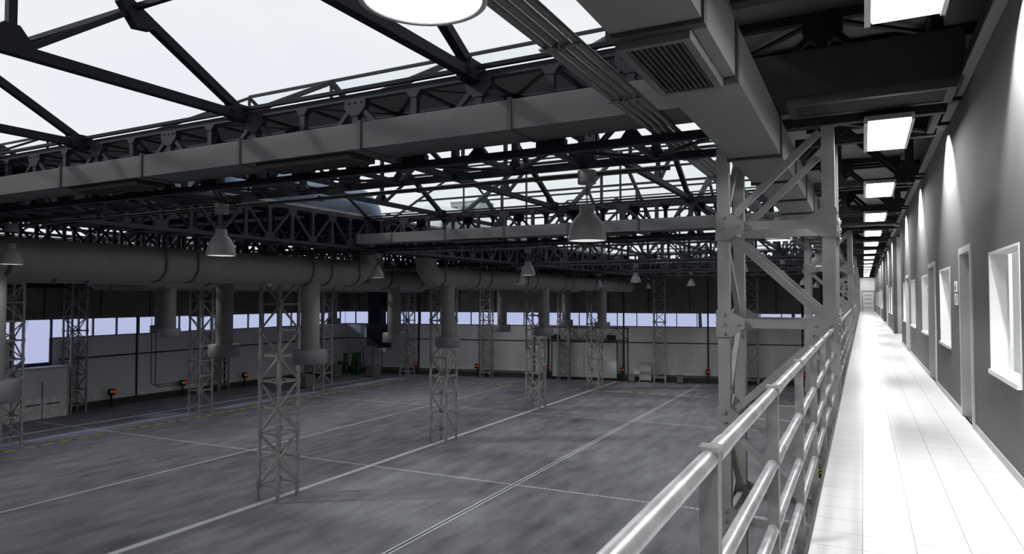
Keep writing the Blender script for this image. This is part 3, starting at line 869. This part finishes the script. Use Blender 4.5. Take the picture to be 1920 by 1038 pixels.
# corridor end wall with door
ew = struct(MB().box(-.31, 1.25, 82, 82.2, ZW, CZ+2.1).build('wall_end', 'white'))
d = struct(MB().box(-.05, 1.0, 81.95, 82, ZW, ZW+2.1).build('door_8', 'white'))
b = MB()
for i in range(4): b.box(.12, .8, 81.935, 81.95, ZW+.35+.45*i, ZW+.42+.45*i)
b.build('door_panel_lines', 'housing', d)
MB().box(-.1, -.05, 81.93, 82, ZW, ZW+2.18).box(1.0, 1.05, 81.93, 82, ZW, ZW+2.18).box(-.05, 1.0, 81.93, 82, ZW+2.1, ZW+2.18).build('door_frame', 'cwall', d)
MB().box(.9, .95, 81.87, 81.95, ZW+1.0, ZW+1.04).build('door_handle', 'black', d)

# ------------------------------------------------------------------ railing
RX = -.362
def railing(ya, yb, label):
    t = thing('railing', label, 'railing', (RX, ya, ZW), 0, 'galvanised walkway railing')
    rh = [1.08, .767, .487, .217]
    for h in rh: MB().cyl((0, 0, h), (0, yb-ya, h), .024, 20).build('rail', 'rail', t)
    # sleeves
    n = 0
    y = 1.828
    while y < yb:
        if y > ya+.05:
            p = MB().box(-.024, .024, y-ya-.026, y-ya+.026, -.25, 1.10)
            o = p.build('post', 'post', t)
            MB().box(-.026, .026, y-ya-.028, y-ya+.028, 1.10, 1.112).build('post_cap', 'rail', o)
            if y < 12:
                for h in rh[:3]: MB().cyl((0, y-ya+.03, h), (0, y-ya+.20, h), .0265, 20).build('rail_sleeve', 'rail', o)
        y += 1.3705
segs = [(-3, ROWS[0]-W2-.1)]+[(ROWS[k]+W2+.1, ROWS[k+1]-W2-.1) for k in range(4)]+[(ROWS[4]+W2+.1, 82)]
for i, (a, c) in enumerate(segs):
    railing(a, c, ['galvanised four-rail railing in the foreground, ending at the nearest column', 'galvanised railing between the nearest and second columns',
            'galvanised railing between the second and third columns', 'galvanised railing between the third and fourth columns',
            'galvanised railing between the fourth and fifth columns', 'galvanised railing beyond the fifth column to the end door'][i])

# ------------------------------------------------------------------ corridor lights
cl = thing('ceiling_light', 'x', 'light', (0,0,0), 0, 'rectangular lights above the walkway')
ZP = CZ+2.2
MB().box(-.275, .275, -.95, .95, .02, .085).build('housing', 'housing', cl)
MB().box(-.225, .235, -.91, .91, -.004, .018).build('diffuser', 'panel', cl)
MB().box(-.28, -.235, -.955, .955, -.01, .06).box(.245, .28, -.955, .955, -.01, .06).build('side_rim', 'frame', cl)
for yy in (-.8, .8): MB().cyl((0, yy, .085), (0, yy, .095), .012, 6).build('hanger', 'black', cl)
ys = [ROWS[0]+5.35*k for k in range(-2, 14)]
for i, y in enumerate(ys):
    lab = f"white rectangular light above the walkway, {ORD[i]} from the camera" if i else 'white rectangular light above the walkway directly over the camera'
    if i == 0: cl.location = (.317, y-.05, ZP); cl['label'] = lab
    else: dup(cl, (.317, y-.05, ZP), None, lab)
    if i < 12:
        L_ = bpy.data.lights.new('wall_spot', 'SPOT'); L_.energy = 420; L_.spot_size = math.radians(112); L_.spot_blend = .3; L_.shadow_soft_size = .04
        o = bpy.data.objects.new('wall_spot', L_); C.objects.link(o); o.location = (.80, y+.85, ZP+.06)
        o.rotation_euler = Vector((.85, 0, -1)).to_track_quat('-Z', 'Y').to_euler()

# ------------------------------------------------------------------ things on the hall floor
for i, (x, y, h) in enumerate(((-63.6, 73.2, 1.9), (-63.4, 74.1, 3.0), (-62.3, 74.6, 3.0), (-61.5, 74.6, 3.1))):
    t = thing('gas_cylinder', ['short dark green cylinder at the left end of the group in the corner', 'tall dark green cylinder next to the short one',
              'tall dark green cylinder, second from the right in the group', 'tall dark green cylinder at the right end of the group'][i], 'cylinder', (x-.6, y-.9, 0), 0, 'green cylinders in the far corner')
    MB().lathe([(.01, 0), (.33, 0), (.35, .05), (.35, h*.5), (.30, h*.52), (.30, h-.1), (.28, h), (.01, h)], n=24).build('body', 'green', t)
    MB().lathe([(.36, h*.48), (.40, h*.49), (.40, h*.53), (.36, h*.54)], n=24).build('collar', 'black', t)
def crate(loc, s, lab, rz=0):
    t = thing('crate', lab, 'crate', loc, rz); a, b, c = s
    MB().box(-a/2, a/2, -b/2, b/2, .12, c).build('box', 'crate', t)
    MB().box(-a/2, -a/2+.15, -b/2, b/2, 0, .12).box(a/2-.15, a/2, -b/2, b/2, 0, .12).build('skids', 'plinth', t)
    MB().box(-a/2-.03, a/2+.03, -b/2-.03, b/2+.03, c, c+.06).build('lid', 'crate', t)
crate((-63.6, 70.4, 0), (1.6, 1.5, 1.5), 'grey crate on the floor left of the green cylinders')
crate((-58.6, 72.6, 0), (1.5, 1.2, 1.5), 'grey crate on the floor right of the green cylinders')
crate((-26.3, end_y(-26.3)-1.0, 0), (.8, .6, .9), 'small pale box at the end wall left of the white cabinet', END_A)
crate((-20.4, end_y(-20.4)-1.2, 0), (.8, .7, 1.0), 'small pale box at the end wall right of the lattice column', END_A)
crate((-58.8, 60.2, 0), (1.4, 1.2, 1.5), 'grey crate on the floor beyond the middle of the left hall')
t = thing('cabinet', 'white cabinet with shelves standing against the end wall', 'cabinet', (-24.6, end_y(-24.6)-.9, 0), END_A)
MB().box(-.75, -.68, -.3, .3, 0, 2.6).build('side_panel', 'frame', t); MB().box(.68, .75, -.3, .3, 0, 2.6).build('side_panel', 'frame', t)
for z in (.3, 1.3, 2.5): MB().box(-.68, .68, -.3, .3, z, z+.07).build('shelf', 'frame', t)
MB().box(-.68, .68, .25, .3, .1, 2.55).build('back_panel', 'white', t)
# sliding hangar doors in the end wall + gantry frame over them
for i, (xa, xb) in enumerate(((-36.4, -28.2), (-27.0, -18.0))):
    if i == 1: continue
    t = thing('sliding_door', 'tall pale two-leaf sliding door in the middle of the end wall', 'door', (xa, end_y(xa)-.62, 0), END_A)
    Ld = (xb-xa)/math.cos(END_A)
    MB().box(0, Ld/2-.03, -.12, 0, .35, 4.85).build('door_leaf', 'endwall', t); MB().box(Ld/2+.03, Ld, -.12, 0, .35, 4.85).build('door_leaf', 'endwall', t)
    MB().box(-.1, Ld+.1, -.16, .05, 4.85, 5.05).box(-.12, 0, -.16, .05, 0, 5.0).box(Ld, Ld+.12, -.16, .05, 0, 5.0).build('door_frame', 'seam', t)
t = thing('gantry_frame', 'dark overhead gantry frame with motors above the sliding door', 'gantry', (-38.0, end_y(-38.0)-2.4, 0), END_A)
MB().box(0, 12, -.08, .08, 6.75, 6.9).build('top_beam', 'seam', t); MB().box(0, 12, -.08, .08, 5.2, 5.32).build('lower_beam', 'seam', t)
b = MB()
for i in range(4): b.bar((i*3, 0, 5.3), (i*3+1.5, 0, 6.8), .09).bar((i*3+1.5, 0, 6.8), (i*3+3, 0, 5.3), .09)
b.build('bracing', 'seam', t)
for x in (2.2, 9.4): MB().box(x, x+1.1, -.25, .25, 5.35, 5.95).build('motor', 'black', t)
for x in (0, 12): MB().box(x-.08, x+.08, -.08, .08, 0, 6.9).build('support_post', 'seam', t)
# hazard bollards under the walkway
for i, (x, y) in enumerate(((-2.45, 36.6), (-2.4, 44.6), (-2.4, 52.5), (-2.4, 60.5))):
    t = thing('hazard_bollard', f"yellow and black striped bollard on the hall floor beside the walkway, {ORD[i]} from the camera", 'bollard', (x, y, 0), 0, 'striped bollards')
    MB().lathe([(.01, 0), (.16, 0), (.16, .72), (.12, .78), (.01, .79)], n=20).build('post', 'hazard', t)
    MB().box(-.25, .25, -.25, .25, 0, .03).build('base_plate', 'black', t)
# wall conduits on the left wall
t = thing('wall_conduit', 'pair of thin conduits bending at the foot of the left wall', 'conduit', (XL+.04, 45.7, 0))
for dy in (0, .5):
    pts = [(0, dy, Zs0+1.6), (0, dy, 2.0-dy*.5), (0, dy+.1, 1.7-dy*.5), (0, dy+.4, 1.5-dy*.5), (0, 7.4, 1.5-dy*.5)]
    MB().path(pts, .03, 8).build('conduit', 'seam', t)

# ------------------------------------------------------------------ sky, sun, camera
wd = bpy.data.worlds.new('World'); bpy.context.scene.world = wd; wd.use_nodes = True
nt = wd.node_tree; nt.nodes.clear()
out = nt.nodes.new('ShaderNodeOutputWorld'); bg = nt.nodes.new('ShaderNodeBackground')
tc = nt.nodes.new('ShaderNodeTexCoord'); mp = nt.nodes.new('ShaderNodeMapping'); mp.inputs['Scale'].default_value = (1, 1, 3.2)
nz = nt.nodes.new('ShaderNodeTexNoise'); nz.inputs['Scale'].default_value = 2.2; nz.inputs['Detail'].default_value = 7; nz.inputs['Distortion'].default_value = .4
cr = nt.nodes.new('ShaderNodeValToRGB')
cr.color_ramp.elements[0].position = .36; cr.color_ramp.elements[0].color = (.87, .885, .95, 1)
cr.color_ramp.elements[1].position = .62; cr.color_ramp.elements[1].color = (.935, .935, .95, 1)
nt.links.new(tc.outputs['Generated'], mp.inputs[0]); nt.links.new(mp.outputs[0], nz.inputs['Vector'])
nt.links.new(nz.outputs[0], cr.inputs[0]); nt.links.new(cr.outputs[0], bg.inputs[0]); nt.links.new(bg.outputs[0], out.inputs[0])
bg.inputs[1].default_value = 1.0
sun = bpy.data.lights.new('Sun', 'SUN'); sun.energy = 1.3; sun.angle = math.radians(3)
so = bpy.data.objects.new('Sun', sun); C.objects.link(so); so.location = (-40, -20, 60)
so.rotation_euler = Vector((.75, .50, -.52)).to_track_quat('-Z', 'Y').to_euler()

cam = bpy.data.cameras.new('Camera'); co = bpy.data.objects.new('Camera', cam); C.objects.link(co)
cam.sensor_width = 36; cam.lens = 36*1270/1920; cam.clip_end = 500; cam.clip_start = .02
co.location = (0, 0, CZ); co.rotation_euler = (PI/2+math.atan(38/1270), 0, math.radians(27.4))
sc = bpy.context.scene; sc.camera = co
sc.view_settings.view_transform = 'Standard'; sc.view_settings.look = 'None'; sc.view_settings.gamma = 1
sc.view_settings.use_curve_mapping = False
sc.view_settings.exposure = 0
sc.cycles.transparent_max_bounces = 48
